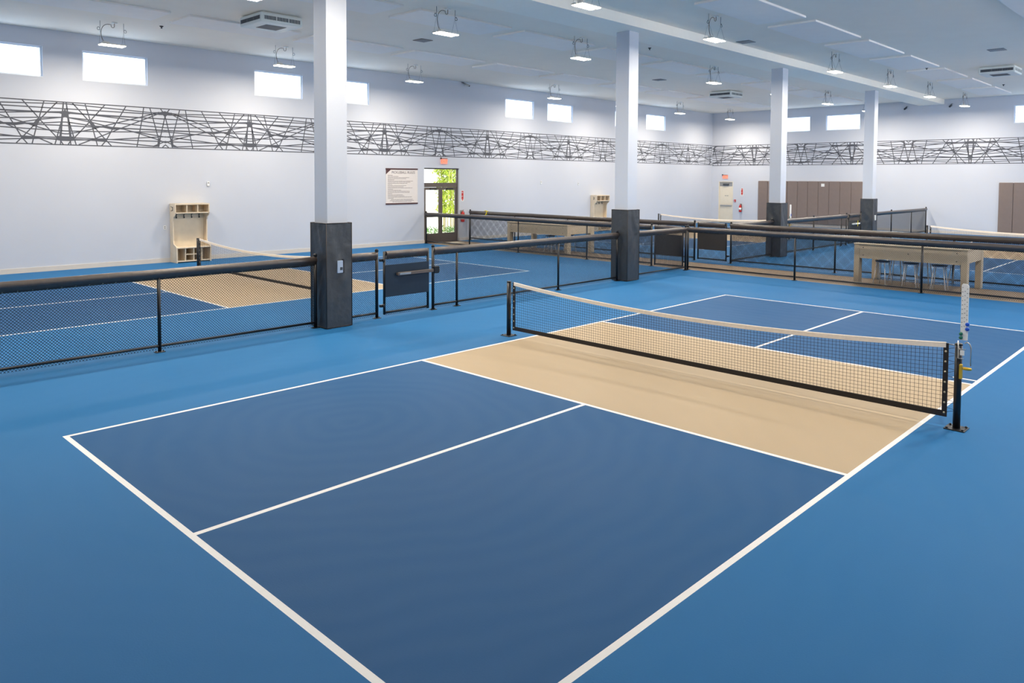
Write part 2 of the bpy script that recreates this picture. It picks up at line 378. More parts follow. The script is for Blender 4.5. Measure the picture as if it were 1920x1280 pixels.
# ------------------------------------------------------------------ columns with pads
COLX = [5.07, 13.82, 22.55, 31.2]
colname = ['nearest, with small blue device in its pad', 'second nearest, beside the white net end', 'third, right of the two long black rails', 'farthest, beside a fence gate']
for k, cx in enumerate(COLX):
    cy = 9.2; h = .205
    t = thing('column', (cx, cy, 0), 'square pale column with black pad, ' + colname[k], 'column', 'square columns in a row')
    MB().bbox((-h, -h, 0.0), (h, h, 6.375), .006).build('shaft', mColumn, t)
    # vinyl pad: four faces, subdivided and slightly puckered
    H0, H1, o = .02, 1.83, .255
    pm = MB(); rnd = random.Random(k)
    ph = [rnd.uniform(0, 6) for _ in range(6)]
    N, Q = 10, 30
    def off(u, z, s):
        e = min(1, 4 * min(u, 1 - u)); 
        w1 = math.sin(9 * (u * .7 + (z - 1.1) * .55) + ph[s]) * math.exp(-((z - 1.15) / .55) ** 2)
        w2 = math.sin(20 * u * (.4 + abs(z - 1.15)) + ph[s + 1])
        return e * (.011 * w1 + .006 * w2)
    for s in range(4):
        cs, sn = math.cos(s * PI / 2), math.sin(s * PI / 2); vs = []; fs = []
        for j in range(Q + 1):
            z = H0 + (H1 - H0) * j / Q
            for i in range(N + 1):
                u = i / N; a = -o + 2 * o * u; r = -o - off(u, z, s)
                if s in (0,) and k == 0 and 0: pass
                vs.append((a * cs - r * sn, a * sn + r * cs, z))
        for j in range(Q):
            for i in range(N): q = j * (N + 1) + i; fs.append((q, q + 1, q + N + 2, q + N + 1))
        pm.add(vs, fs, 0, True)
    i_ = h + .001
    # top rim
    pm.add([(-o, -o, H1), (o, -o, H1), (o, o, H1), (-o, o, H1), (-i_, -i_, H1), (i_, -i_, H1), (i_, i_, H1), (-i_, i_, H1)], [(0, 1, 5, 4), (1, 2, 6, 5), (2, 3, 7, 6), (3, 0, 4, 7)], 1)
    pm.build('column_pad', [mPadCol, mPadEdge], t)
    e = MB()
    for a, b in ((-1, -1), (1, -1), (1, 1), (-1, 1)): e.tube([(a * o, b * o, H0), (a * o, b * o, H1)], .007, 6)
    e.tube([(-o, -o, H1), (o, -o, H1), (o, o, H1), (-o, o, H1)], .008, 6, closed=True)
    e.tube([(-o, -o, H0), (o, -o, H0), (o, o, H0), (-o, o, H0)], .008, 6, closed=True)
    e.build('pad_piping', mPadEdge, t)
    MB().box((-.225, -.225, 0), (.225, .225, .019)).build('base_trim', mBase, t)
    if k in (0, 3):
        zz = .965 if k == 0 else .93
        dv = MB().bbox((-.055, -.288, zz), (.055, -.249, zz + .215), .004)
        if k == 0:
            dv.build('wall_device', mBlueBox, t); MB().box((-.005, -.292, zz + .05), (.045, -.288, zz + .1)).build('device_switch', mDarkGrey, t)
            MB().box((.056, -.276, zz - .01), (.085, -.25, zz + .235)).build('pad_cutout', mWire, t)
        else: dv.build('wall_device', mWhitePl, t)

# ------------------------------------------------------------------ fences
def chain(mb, P, a0, a1, z0, z1, pitch=.0425, r=.003, off=.03):
    """woven diamond mesh as two families of wires; P(a, t, z) -> point"""
    H = z1 - z0
    for fam in (1, -1):
        c0 = a0 - H if fam == 1 else a0
        c = c0
        while c < (a1 if fam == 1 else a1 + H):
            if fam == 1: s0, s1 = max(0, a0 - c), min(H, a1 - c); A = lambda s: c + s
            else: s0, s1 = max(0, c - a1), min(H, c - a0); A = lambda s: c - s
            if s1 - s0 > .015:
                t = off + (r if fam == 1 else -r) * .9
                p, q = Vector(P(A(s0), t, z0 + s0)), Vector(P(A(s1), t, z0 + s1))
                dd = (q - p).normalized(); u = Vector(P(0, 1, 0)) - Vector(P(0, 0, 0)); v = dd.cross(u)
                ring = [u * math.cos(k * 2 * PI / 3) * r + v * math.sin(k * 2 * PI / 3) * r for k in range(3)]
                mb.add([p + g for g in ring] + [q + g for g in ring], [(0, 1, 4, 3), (1, 2, 5, 4), (2, 0, 3, 5)])
            c += pitch
def pad_profile(mb, P, a0, a1, zc, r=.058):
    """foam rail pad with a snapped flap under it"""
    prof = []
    for k in range(12):
        an = PI * (-.32 + 1.64 * k / 11); prof.append((math.cos(an) * r, zc + math.sin(an) * r))
    prof += [(-.012, zc - .098), (.012, zc - .098)]
    n = len(prof); K = max(2, int((a1 - a0) / .35)); vs = []; fs = []
    for i in range(K + 1):
        a = a0 + (a1 - a0) * i / K; w_ = random.uniform(-.0025, .0025)
        for t, z in prof: vs.append(P(a, t * (1 + w_ * 10), z + w_))
    for i in range(K):
        for k in range(n): j = (k + 1) % n; fs.append((i * n + k, i * n + j, (i + 1) * n + j, (i + 1) * n + k))
    fs += [tuple(range(n)), tuple(range(K * n, K * n + n))]
    mb.add(vs, fs, 0, True)
    a = a0 + .08
    while a < a1 - .03:
        for sg in (-1, 1):
            mb.lathe([(.007, 0), (.006, .003)], (0, 0, 0), 6, 1, 'z')
            base = len(mb.v) - 12
            for q in range(12):
                x, y, z = mb.v[base + q]
                mb.v[base + q] = P(a + x, sg * (.016 + z), zc - .082 + y)
        a += .172
def fence(label, axis, pos, a0, a1, posts, side=1, group='black padded chain-link fences', taper=None, pitch=.0425, ends=True):
    """fence run along axis at pos; posts: positions along it"""
    org = (a0, pos, 0) if axis == 'x' else (pos, a0, 0)
    t = thing('chain_link_fence', org, label, 'fence', group)
    def P(a, tt, z):
        return (a - a0, tt * side, z) if axis == 'x' else (-tt * side, a - a0, z)
    for p in posts:
        end = p in (posts[0], posts[-1])
        m = MB().cyl(P(p, 0, .0), P(p, 0, 1.13 if not end else 1.27), .026 if not end else .03, 12)
        if end: m.lathe([(.034, 0), (.034, .03), (.02, .045), (.004, .05)], P(p, 0, 1.255), 12)
        o = m.build('fence_post', mBlack, t)
        b = MB().bbox(tuple(P(p, 0, 0)[i] - (.07, .05, 0)[i] for i in range(3)), tuple(P(p, 0, 0)[i] + (.07, .05, .012)[i] for i in range(3)), .003)
        for sx in (-1, 1): b.lathe([(.01, 0), (.01, .012), (.004, .016)], (P(p, 0, 0)[0] + sx * .052, P(p, 0, 0)[1], .012), 6)
        b.build('base_plate', mBlack, o)
    MB().cyl(P(a0, 0, 1.185), P(a1, 0, 1.185), .024, 10).build('top_rail', mBlack, t)
    m = MB(); pad_profile(m, P, a0 + .01, a1 - .01, 1.19); m.build('rail_pad', [mPad, mSnap], t)
    MB().cyl(P(a0, 0, .095), P(a1, 0, .095), .02, 10).build('bottom_rail', mBlack, t)
    B = sorted({a0, a1} | set(posts))
    for i in range(len(B) - 1):
        if B[i + 1] - B[i] < .12: continue
        m = MB(); chain(m, P, B[i] + .02, B[i + 1] - .02, .03, 1.12, pitch)
        # fence ties on the bottom rail and posts
        m.build('chain_link_mesh', mWire, t)
    return t
def gate(label, axis, pos, a0, a1, hinge, screen, bar, side=-1, barmat=None, tagm=None, bar_z=.8):
    """gate leaf; hinge = 0 (at a0) or 1 (at a1); side = which side of the fence the bar is on"""
    org = (a0, pos, 0) if axis == 'x' else (pos, a0, 0)
    t = thing('fence_gate', org, label, 'gate', 'padded fence gates')
    def P(a, tt, z):
        return (a - a0, tt, z) if axis == 'x' else (-tt, a - a0, z)
    f = MB()
    for a in (a0, a1): f.cyl(P(a, 0, .05), P(a, 0, 1.24), .024, 10)
    for z in (.085, 1.185): f.cyl(P(a0, 0, z), P(a1, 0, z), .022, 10)
    f.build('gate_frame', mBlack, t)
    m = MB(); pad_profile(m, P, a0 + .03, a1 - .03, 1.19); m.build('rail_pad', [mPad, mSnap], t)
    m = MB(); chain(m, P, a0 + .02, a1 - .02, .03, 1.12, off=.0); m.build('chain_link_mesh', mWire, t)
    def BX(mb, a, b, t0, t1, z0, z1, bev=.004):
        p, q = P(a, t0, z0), P(b, t1, z1)
        mb.bbox(tuple(min(p[i], q[i]) for i in range(3)), tuple(max(p[i], q[i]) for i in range(3)), bev); return mb
    s0 = side * .028; s1 = side * .036
    sp = BX(MB(), a0 + .0, a1 - .0, s0, s1, .38, .985, .002).build('gate_panel', screen, t)
    if bar:
        b0, b1 = bar; z = bar_z
        m = BX(MB(), b0, b1, side * .10, side * .06, z - .032, z + .032, .008)
        BX(m, b0 + .0, b0 + .05, side * .06, s1, z - .025, z + .025)
        BX(m, b1 - .07, b1 - .02, side * .06, s1, z - .025, z + .025)
        pb = m.build('push_bar', barmat or mBrownMetal, t)
        BX(MB(), b0 + .04, b0 + .30, side * .106, side * .1005, z - .018, z + .018, .001).build('push_pad', mSteel, pb)
        e = b1 if hinge == 0 else b0
        BX(MB(), e - .16, e - .02 if hinge == 0 else e + .02, side * .115, side * .04, z - .06, z + .08, .012).build('latch_case', mBlack, t)
        if tagm: BX(MB(), (b0 + b1) / 2 - .012, (b0 + b1) / 2 + .012, side * .118, side * .106, z - .11, z + .13, .001).build('tag_strip', tagm, t)
    ha = a0 if hinge == 0 else a1; sgn = -1 if hinge == 0 else 1
    for z in (.22, 1.08):
        hm = MB(); BX(hm, min(ha, ha + sgn * .1), max(ha, ha + sgn * .1), -.03, .03, z - .025, z + .025)
        hm.cyl(P(ha + sgn * .05, side * .045, z - .04), P(ha + sgn * .05, side * .045, z + .04), .01, 8)
        hm.build('hinge', mBlack, t)
    return t

YA, XB, XCf = 9.22, 16.95, 19.35
fence('black chain-link fence running from the left edge to the nearest column', 'x', YA, -3.2, 4.78, [-3.15, -.6, 2.13, 4.76], side=1)
fence('short black fence piece between nearest column and its gate', 'x', YA, 5.36, 6.05, [6.05], side=1)
gate('black gate with dark blue panel and push bar right of nearest column', 'x', YA, 6.22, 7.27, 0, mScreen, (6.47, 7.50), side=-1, bar_z=.80)
fence('black fence from the gate with push bar to second column', 'x', YA, 7.40, 13.53, [7.40, 8.03, 11.2, 13.5], side=1)
fence('short black fence from second column to the corner post', 'x', YA, 14.1, 16.78, [16.78], side=1)
fence('long black fence on the near side of the walkway, left part to its gate', 'y', XB, 10.5, 21.28, [10.5, 13.0, 16.1, 18.65, 21.22], side=-1)
gate('black gate with grey screen and pale bar near the fence corner', 'y', XB, 9.42, 10.38, 0, mScreen2, (9.62, 10.38), side=-1, barmat=mWood, tagm=mYellow, bar_z=.83)
fence('long black fence on the near side of the walkway, right part behind the court', 'y', XB, -5.8, 9.28, [-5.7, -3, 0, 3.0, 6.05, 9.25], side=-1)
fence('long black fence on the far side of the walkway, left part with yellow strap', 'y', XCf, 10.47, 21.28, [10.47, 13.2, 15.87, 18.62, 21.25], side=-1)
gate('black gate with grey screen in the far walkway fence', 'y', XCf, 9.34, 10.34, 0, mScreen2, None, side=1)
fence('long black fence on the far side of the walkway, right part', 'y', XCf, -5.8, 9.2, [-5.7, -3.0, 0, 2.95, 5.95, 9.18], side=-1)
fence('black dividing fence between the far courts, from walkway to third column', 'x', YA, 19.42, 22.27, [22.24], side=1)
fence('black dividing fence between third column and the far gate', 'x', YA, 22.83, 28.82, [25.65, 28.3, 28.82], side=1)
gate('small far gate with pale push bar beside the farthest column', 'x', YA, 29.02, 30.25, 0, mScreen2, (29.3, 30.2), side=-1, barmat=mWhitePl, tagm=mYellow, bar_z=.84)
fence('black fence from farthest column to the end wall', 'x', YA, 31.48, 39.2, [34.1, 36.9, 39.15], side=1)
p = thing('fence_gate_post', (30.38, YA, 0), 'black gate post beside the farthest column', 'post')
MB().cyl((0, 0, 0), (0, 0, 1.3), .03, 12).build('post', mBlack, p); MB().lathe([(.034, 0), (.034, .03), (.004, .05)], (0, 0, 1.29), 12).build('post_cap', mBlack, p)
MB().bbox((-.06, -.06, 0), (.06, .06, .012), .003).build('base_plate', mBlack, p)
# strap tied to the rail
st = MB().tube([(.065 * math.cos(a), .0, 1.19 + .067 * math.sin(a)) for a in [PI * 2 * k / 16 for k in range(16)]], .014, 8, closed=True)
st.tube([(-.06, .0, 1.17), (-.075, .03, 1.12), (-.075, .05, 1.06)], [.014, .02, .004], 6).tube([(-.02, 0, 1.262), (-.03, .08, 1.275), (-.04, .16, 1.255)], [.014, .02, .004], 6)
tag(st.build('strap', mYellow, None, (XCf, 20.2, 0)), 'bright yellow strap tied around the far walkway rail', 'strap')

# ------------------------------------------------------------------ nets
def net(label, x, y0, loaded):
    """net across y, court sideline y0..y0+6.096"""
    ya, yb = y0 - .30, y0 + 6.396
    t = thing('pickleball_net', (x, (ya + yb) / 2, 0), label, 'net', 'pickleball nets')
    L = (yb - ya) / 2; e = L - .12
    top = lambda y: .765 + .145 * (y / e) ** 2
    bot = lambda y: .10 + .006 * (y / e) ** 2
    for s in (-1, 1):
        o = MB().cyl((0, s * L, 0), (0, s * L, .90), .036, 16).lathe([(.038, 0), (.038, .012), (.03, .02)], (0, s * L, .895), 16).build('net_post', mBlack, t)
        b = MB().bbox((-.10, s * L - .10, 0), (.10, s * L + .10, .012), .003)
        for i in (-1, 1):
            for j in (-1, 1): b.lathe([(.012, 0), (.012, .01), (.006, .014)], (i * .075, s * L + j * .075, .012), 6)
        b.build('base_plate', mBlack, o)
        l = MB()
        for k in range(9):
            z = .16 + k * .085
            l.tube([(0, s * (e + .02), z), (.03, s * L, z + .03), (-.03, s * L, z + .04), (0, s * (e + .02), z + .05)], .002, 4)
        l.build('lacing_cord', mNetCord, t)
    K = 48; yy = [-e + 2 * e * k / K for k in range(K + 1)]
    def band(name, mt, zt, zb, th):
        vs = []; fs = []
        for y in yy:
            vs += [(-th, y, zb(y)), (-th, y, zt(y) - .006), (0, y, zt(y)), (th, y, zt(y) - .006), (th, y, zb(y))]
        for i in range(K):
            for k in range(5): j = (k + 1) % 5; fs.append((i * 5 + k, i * 5 + j, i * 5 + 5 + j, i * 5 + 5 + k))
        fs += [(0, 1, 2, 3, 4), tuple(K * 5 + q for q in range(5))]
        return MB().add(vs, fs, 0, False).build(name, mt, t)
    band('net_headband', mNetBand, top, lambda y: top(y) - .058, .009)
    band('bottom_tape', mNetTape, lambda y: bot(y) + .065, bot, .006)
    for s in (-1, 1):
        MB().box((-.007, s * e - .025, bot(e)), (.007, s * e + .025, top(e) - .01)).build('side_tape', mNetTape, t)
        g = MB()
        for k in range(7): g.lathe([(.012, 0), (.008, .006)], (-.008, s * e, .15 + k * .11), 8, 0, 'x')
        g.build('grommets', mSnap, t)
    m = MB(); n = int(2 * e / .043); r = .0021
    for k in range(1, n):
        y = -e + 2 * e * k / n
        m.tube([(0, y, bot(y) + .05), (0, y, top(y) - .04)], r, 3, caps=False)
    rows = 16
    for q in range(1, rows):
        m.tube([(0, y, bot(y) + .05 + (top(y) - .05 - bot(y) - .05) * q / rows) for y in yy], r, 3, caps=False)
    m.build('net_mesh', mNetCord, t)
    for s in (-1, 1):
        MB().tube([(0, s * e, top(e) - .012), (0, s * L, .888)], .004, 6).build('tension_cable', mSteel, t)
    # crank on the near post
    c = MB().bbox((-.06, -L - .05, .55), (-.02, -L - .022, .705), .004).build('crank_bracket', mGold, t)
    MB().lathe([(.012, 0), (.016, .02), (.016, .075), (.006, .085)], (-.045, -L - .135, .665), 10, 0, 'y').build('crank_handle', mGold, c)
    return t, L
net1, L = net('near white-topped black net across the main blue court', 6.706, 0, True)
net('white-topped net beyond the left fence, near the wooden coat rack', 6.706, 12.2, True)
net('far white-topped net behind the walkway on the left', 29.5, 12.2, True)
net('far white-topped net behind the walkway on the right', 29.35, 0, True)

def score_board(label, x, y):
    t = thing('score_board', (x, y, 0), label, 'score board', 'white score boards on net posts')
    b = MB(); pts = [(-.034, .955), (.034, .955), (.034, 1.535), (.02, 1.55), (-.02, 1.545), (-.034, 1.53)]
    b.prism([(p_[0], p_[1]) for p_ in pts], 'x', -.008, .008)
    bo = b.build('board', mWhitePl, t)
    h = MB()
    for k in range(10):
        for s in (-1, 1): h.lathe([(.0042, 0), (.0042, .002)], (-.0098, s * .022, 1.09 + k * .046 + s * .006), 6, 0, 'x')
    h.build('peg_holes', mBlack, bo)
    nn = MB()
    for k in range(9): nn.box((-.0092, -.004, 1.1 + k * .046), (-.0082, .004, 1.108 + k * .046))
    nn.build('number_marks', mGreyPl, bo)
    for z in (1.125, 1.075):
        MB().lathe([(.01, 0), (.02, .006), (.02, .02), (.012, .028)], (-.02, -.03, z), 10, 0, 'x').build('score_clip', mBlueClip, t)
    for z in (1.02, .98):
        MB().lathe([(.008, 0), (.018, .006), (.018, .03), (.01, .036)], (-.03, .026, z), 10, 0, 'x').build('score_clip', mGreenClip, t)
    MB().tube([(-.045, .04, .95), (-.045, .04, .765), (-.045, -.015, .765)], .006, 8).tube([(-.045, .04, .865), (-.045, -.03, .865)], .005, 8).build('clamp_frame', mSteel, t)
    MB().tube([(-.04, -.02, .93), (-.04, -.04, .945), (-.045, -.065, .93), (-.045, -.08, .89), (-.045, -.08, .70)], .006, 8).build('hook_rod', mSteel, t)
    MB().box((-.046, -.018, .80), (-.04, .022, .852)).build('instruction_label', mWhitePl, t)
    return t
score_board('white perforated score board with blue and green clips on near net post', 6.706, -.305 - .04)
score_board('white score board standing beside the third padded column', 29.5, 11.9 - .04)

# ------------------------------------------------------------------ tables and stools in the walkway
def table(label, y0, y1):
    x0, x1 = 17.5, 18.98; wx, wy = x1 - x0, y1 - y0
    t = thing('high_table', (x0, y0, 0), label, 'table', 'tan high tables in the walkway')
    MB().bbox((-.01, -.01, 1.0), (wx + .01, wy + .01, 1.035), .006).build('table_top', mTable, t)
    for a in (0, wx - .035):
        m = MB().box((a + (.012 if a == 0 else 0), .13, .66), (a + (.035 if a == 0 else .023), wy - .13, 1.0))
        ap = m.build('apron', mTable, t)
        if a == 0:
            bl = MB()
            for y in (.22, wy - .22):
                for z in (.74, .93): bl.lathe([(.014, 0), (.012, .004)], (.008, y, z), 8, 0, 'x')
            bl.lathe([(.014, 0), (.012, .004)], (.008, wy / 2, .84), 8, 0, 'x')
            bl.build('bolts', mRod, ap)
    for b in (0, wy - .035):
        MB().box((.2, b + .01, .70), (wx - .2, b + .03, 1.0)).build('apron', mTable, t)
    for a in (0, wx - .2):
        for b in (0, wy - .13): MB().bbox((a, b, 0), (a + .2, b + .13, 1.0), .005).build('leg', mTable, t)
    return t
table('tan high table in the walkway behind the right end of the court', 2.2, 4.75)
table('tan high table in the walkway seen left of the second column', 14.3, 17.2)
st0 = thing('bar_stool', (0, 0, 0), 'x', 'stool', 'blue seated stools under the tables')
m = MB(); N = 14; vs = []; fs = []
for j in range(5):
    r = .17 * j / 4; z = .60 - .018 * (1 - (j / 4) ** 2)
    for k in range(N): vs.append((r * math.cos(2 * PI * k / N) * 1.05, r * math.sin(2 * PI * k / N), z))
for j in range(4):
    for k in range(N): q = (k + 1) % N; fs.append((j * N + k, (j + 1) * N + k, (j + 1) * N + q, j * N + q))
m.add(vs, fs, 0, True); m.lathe([(.12, .57), (.16, .575), (.175, .59), (.178, .60), (.17, .603)], (0, 0, 0), N)
m.build('seat', mSeat, st0)
LG = []
for a, b in ((-1, -1), (1, -1), (1, 1), (-1, 1)):
    LG.append(MB().tube([(a * .10, b * .10, .575), (a * .16, b * .16, 0)], .012, 8).build('leg', mLegW, st0))
MB().tube([(a * .145, b * .145, .16) for a, b in ((-1, -1), (1, -1), (1, 1), (-1, 1))], .006, 6, closed=True).build('foot_ring', mLegG, st0)
kids[st0.name] = list(st0.children)
spots = [(17.80, 4.15, 'near row left end under the right table'), (17.80, 3.5, 'near row middle under the right table'), (17.80, 2.85, 'near row right end under the right table'),
         (18.72, 4.1, 'far row left end under the right table'), (18.72, 3.45, 'far row middle under the right table'), (18.72, 2.7, 'far row right end under the right table'),
         (18.7, 15.2, 'far row right end under the left table'), (17.85, 15.4, 'near row right end under the left table'), (18.7, 16.0, 'far row middle under the left table')]
bpy.context.view_layer.update()
for i, (x, y, s) in enumerate(spots):
    o = st0 if i == 0 else copy_tree(st0)
    if i:
        pass
    o.location = (x, y, 0); o.rotation_euler = (0, 0, (i * 37 % 20 - 10) * PI / 180); o['label'] = 'blue seated stool with white legs, ' + s

# ------------------------------------------------------------------ coat racks on the long wall
def coat_rack(x, label):
    W, D = 1.06, .40
    t = thing('coat_rack', (x, YW - .012, 0), label, 'coat rack', 'wooden coat racks with cubbies')
    prof = [(-.48, 0), (0, 0), (0, 1.80), (-.40, 1.80), (-.40, 1.52), (-.36, 1.44), (-.26, 1.38), (-.22, 1.28), (-.22, .66), (-.26, .56), (-.42, .50), (-.48, .46)]
    for a in (0, W - .03): MB().prism(prof, 'x', a, a + .03).build('side_panel', mWood, t)
    MB().box((.03, -.025, .02), (W - .03, -.005, 1.78)).build('back_panel', mWoodDark, t)
    sh = MB().box((.03, -.40, 1.76), (W - .03, -.025, 1.80)).box((.03, -.40, 1.50), (W - .03, -.025, 1.53))
    sh.build('top_shelf', mWood, t)
    for k in (1, 2): MB().box((.03 + (W - .06) * k / 3 - .012, -.39, 1.53), (.03 + (W - .06) * k / 3 + .012, -.025, 1.76)).build('shelf_divider', mWood, t)
    MB().bbox((.03, -.49, .435), (W - .03, -.025, .47), .006).build('bench_seat', mWood, t)
    cb = MB().box((.03, -.46, .03), (W - .03, -.025, .06))
    for q in (.25, .5, .75):
        xx = .03 + (W - .06) * q; cb.box((xx - .012, -.45, .06), (xx + .012, -.025, .435))
    xq = [.03 + (W - .06) * q for q in (.25, .5, .75)]
    cb.box((xq[0] + .012, -.45, .235), (xq[1] - .012, -.025, .255)).box((xq[1] + .012, -.45, .235), (xq[2] - .012, -.025, .255))
    cb.build('cubby_dividers', mWood, t)
    for k in range(4):
        hx = .18 + k * (W - .36) / 3
        MB().box((hx - .012, -.033, 1.34), (hx + .012, -.025, 1.46)).tube([(hx, -.03, 1.45), (hx, -.075, 1.455), (hx, -.08, 1.475)], .007, 6).tube([(hx, -.03, 1.37), (hx, -.06, 1.345), (hx, -.08, 1.36), (hx, -.08, 1.385)], .007, 6).build('coat_hook', mBlack, t)
    MB().box((-.006, -.24, 1.58), (0, -.21, 1.70)).tube([(-.006, -.225, 1.69), (-.05, -.225, 1.70), (-.055, -.225, 1.72)], .007, 6).tube([(-.006, -.225, 1.6), (-.05, -.225, 1.575), (-.055, -.225, 1.6)], .007, 6).build('coat_hook', mBlack, t)
    return t
coat_rack(7.02, 'wooden coat rack with cubbies and four hooks on the left')
coat_rack(27.55, 'wooden coat rack on the wall just left of the second column')

# ------------------------------------------------------------------ high-bay lamps
def make_lamp():
    t = thing('hanging_lamp', (0, 0, ZC), 'x', 'lamp', 'white high-bay lamps hung from the ceiling')
    z = -.60
    hs = MB().bbox((-.30, -.145, z), (.30, -.02, z + .035), .01).bbox((-.30, .02, z), (.30, .145, z + .035), .01).box((-.22, -.02, z + .005), (.22, .02, z + .03))
    hs.build('housing', mHousing, t)
    for s in (-1, 1):
        MB().bbox((-.29, s * .0825 - .055, z - .012), (.29, s * .0825 + .055, z - .0005), .004).build('lens', mLens, t)
    MB().bbox((-.23, -.05, z + .036), (-.08, .05, z + .085), .008).build('driver_box', mHousing, t)
    for s in (-1, 1):
        w_ = MB().tube([(s * .27, -.12, z + .03), (s * .285, 0, -.22)], .0022, 4).tube([(s * .27, .12, z + .03), (s * .285, 0, -.22)], .0022, 4)
        w_.tube([(s * .285, 0, -.22), (s * .285, 0, -.06)], .0025, 4); w_.build('suspension_wire', mRod, t)
        k_ = MB().tube([(s * .285, 0, 0), (s * .285, 0, -.17)], .005, 6).tube([(s * .285 + s * .035 + .032 * math.cos(a), .01 * math.sin(a * 2), -.2 + .04 * math.sin(a)) for a in [2 * PI * k / 12 for k in range(12)]], .006, 5, closed=True)
        k_.build('wire_coil', mRod, t)
    pts = []
    P0, P1, P2, P3 = Vector((-.2, 0, z + .08)), Vector((-.34, 0, -.3)), Vector((-.24, 0, -.02)), Vector((-.02, 0, -.07))
    for k in range(15):
        u = k / 14; pts.append(P0 * (1 - u) ** 3 + P1 * 3 * u * (1 - u) ** 2 + P2 * 3 * u * u * (1 - u) + P3 * u ** 3)
    for a in (-.6, -1.3, -1.9, -2.6): pts.append(Vector((.02 + .045 * math.cos(-a + PI), 0, -.09 + .05 * math.sin(a))))
    pts.append(Vector((.06, 0, -.01)))
    MB().tube(pts, .008, 6).build('power_cord', mCord, t)
    MB().bbox((-.0, -.05, -.025), (.12, .05, 0), .005).build('ceiling_canopy', mWhitePl, t)
    ld = bpy.data.lights.new('downlight', 'AREA'); ld.shape = 'RECTANGLE'; ld.size = .58; ld.size_y = .27; ld.energy = LAMP_W; ld.color = LAMP_COL
    lo = bpy.data.objects.new('downlight', ld); col.objects.link(lo); lo.parent = t; lo.location = (0, 0, z - .02)
    ld = bpy.data.lights.new('side_glow', 'POINT'); ld.shadow_soft_size = .05; ld.energy = LAMP_UP; ld.color = LAMP_COL
    lo = bpy.data.objects.new('side_glow', ld); col.objects.link(lo); lo.parent = t; lo.location = (0, 0, z - .07)
    return t
lamp0 = make_lamp(); bpy.context.view_layer.update(); kids[lamp0.name] = list(lamp0.children)
LX = {19.0: [4.72, 9.6, 14.62, 22.1, 26.9, 31.95, 37.2], 11.35: [4.6, 9.55, 14.55, 21.95, 26.9, 31.95, 36.8], 7.1: [4.6, 9.55, 14.5, 21.95, 27.0, 31.7, 36.9], -1.0: [4.6, 9.55, 14.5, 21.95, 27, 31.7, 36.9]}
rowname = {19.0: 'row nearest the long wall', 11.35: 'row beyond the beam', 7.1: 'row in front of the beam', -1.0: 'row above the near sideline'}
first = True
for y, L_ in LX.items():
    for i, x in enumerate(L_ + ([-.6] if y > 0 else [])):
        o = lamp0 if first else copy_tree(lamp0); first = False
        o.location = (x, y, ZC - .0005)
        lab = (ORD[i] + ' from left in the ' if i < 7 else 'beyond the left frame edge in the ') + rowname[y]
        o['label'] = 'lit hanging lamp, ' + lab

# ------------------------------------------------------------------ ceiling panels, units, vents
def panels(y0, xs_, row):
    for i, x in enumerate(xs_):
        o = MB().bbox((0, 0, -.05), (3.05, 1.27, 0), .004).build('acoustic_panel', mPanel, None, (x, y0, ZC - .0005))
        tag(o, 'white acoustic ceiling panel, %s from left in the %s' % (ORD[i], row), 'ceiling panel', 'white acoustic ceiling panels')
P7 = [2.2, 5.7, 9.2, 12.7, 16.27, 19.8, 23.4, 27.0, 30.6, 34.2]
panels(16.52, P7, 'row nearest the window wall')
panels(11.77, [1.98, 5.58, 9.14, 12.7, 16.3, 19.9, 23.5, 27.12, 30.74, 34.3], 'row just beyond the beam')
panels(5.50, [5.9, 9.45, 13.0, 16.62, 20.27, 23.95, 27.65, 31.34, 34.95], 'row above the main court')
panels(.40, [17.0, 20.5, 24.1, 27.7, 31.4, 35.0], 'row at the upper right corner')

def ac_unit(x, y, label):
    t = thing('ceiling_air_unit', (x, y, ZC), label, 'air conditioner', 'ceiling air units'); S = 1.1
    MB().bbox((0, 0, -.27), (S, S, -.03), .02).box((.08, .08, -.03), (S - .08, S - .08, 0)).build('casing', mACWhite, t)
    for q in range(4):
        cs, sn = math.cos(q * PI / 2), math.sin(q * PI / 2); g = MB(); fr = MB()
        def T(u, v, z): u -= S / 2; v -= S / 2; return (u * cs - v * sn + S / 2, u * sn + v * cs + S / 2, z)
        def BX(m, a, b, mi=0):
            p, r = T(*a), T(*b); m.box(tuple(min(p[i], r[i]) for i in range(3)), tuple(max(p[i], r[i]) for i in range(3)), mi)
        BX(g, (.06, -.004, -.20), (S - .06, .002, -.11))
        gr = g.build('side_grille', mDarkGrey, t)
        f = MB()
        for k in range(25): BX(f, (.06 + k * (S - .13) / 24, -.009, -.20), (.06 + k * (S - .13) / 24 + (.008 if k % 8 else .022), -.004, -.11))
        f.build('grille_bars', mGreyPl if q else mACWhite, gr)
    MB().box((.28, .28, -.276), (S - .28, S - .28, -.27)).build('bottom_grille', mDarkGrey, t)
ac_unit(6.65, 14.73, 'square white ceiling air unit at upper left beside the nearest column')
ac_unit(28.82, 14.42, 'square white ceiling air unit between second and third columns')
ac_unit(28.3, 3.5, 'square white ceiling air unit cut by the right frame edge')
for x, y, l, sz in ((11.6, 14.82, 'flat tan square ceiling vent left of the middle lamps', .42), (23.6, 14.66, 'flat tan square ceiling vent just right of the second column', .42), (24.42, 3.05, 'flat grey ceiling vent near the upper right', .45), (18.1, 8.05, 'small white ceiling vent in front of the beam', .42)):
    t = thing('ceiling_vent', (x, y, ZC), l, 'vent', 'flat ceiling vents')
    MB().bbox((0, 0, -.015), (sz, sz, 0), .004).build('vent_frame', mBrownPad if 'tan' in l else mGreyPl, t)
    s_ = MB()
    for k in range(7): s_.box((.03, .03 + k * (sz - .06) / 7, -.02), (sz - .03, .05 + k * (sz - .06) / 7, -.015))
    s_.build('vent_slats', mGreyFrame, t)
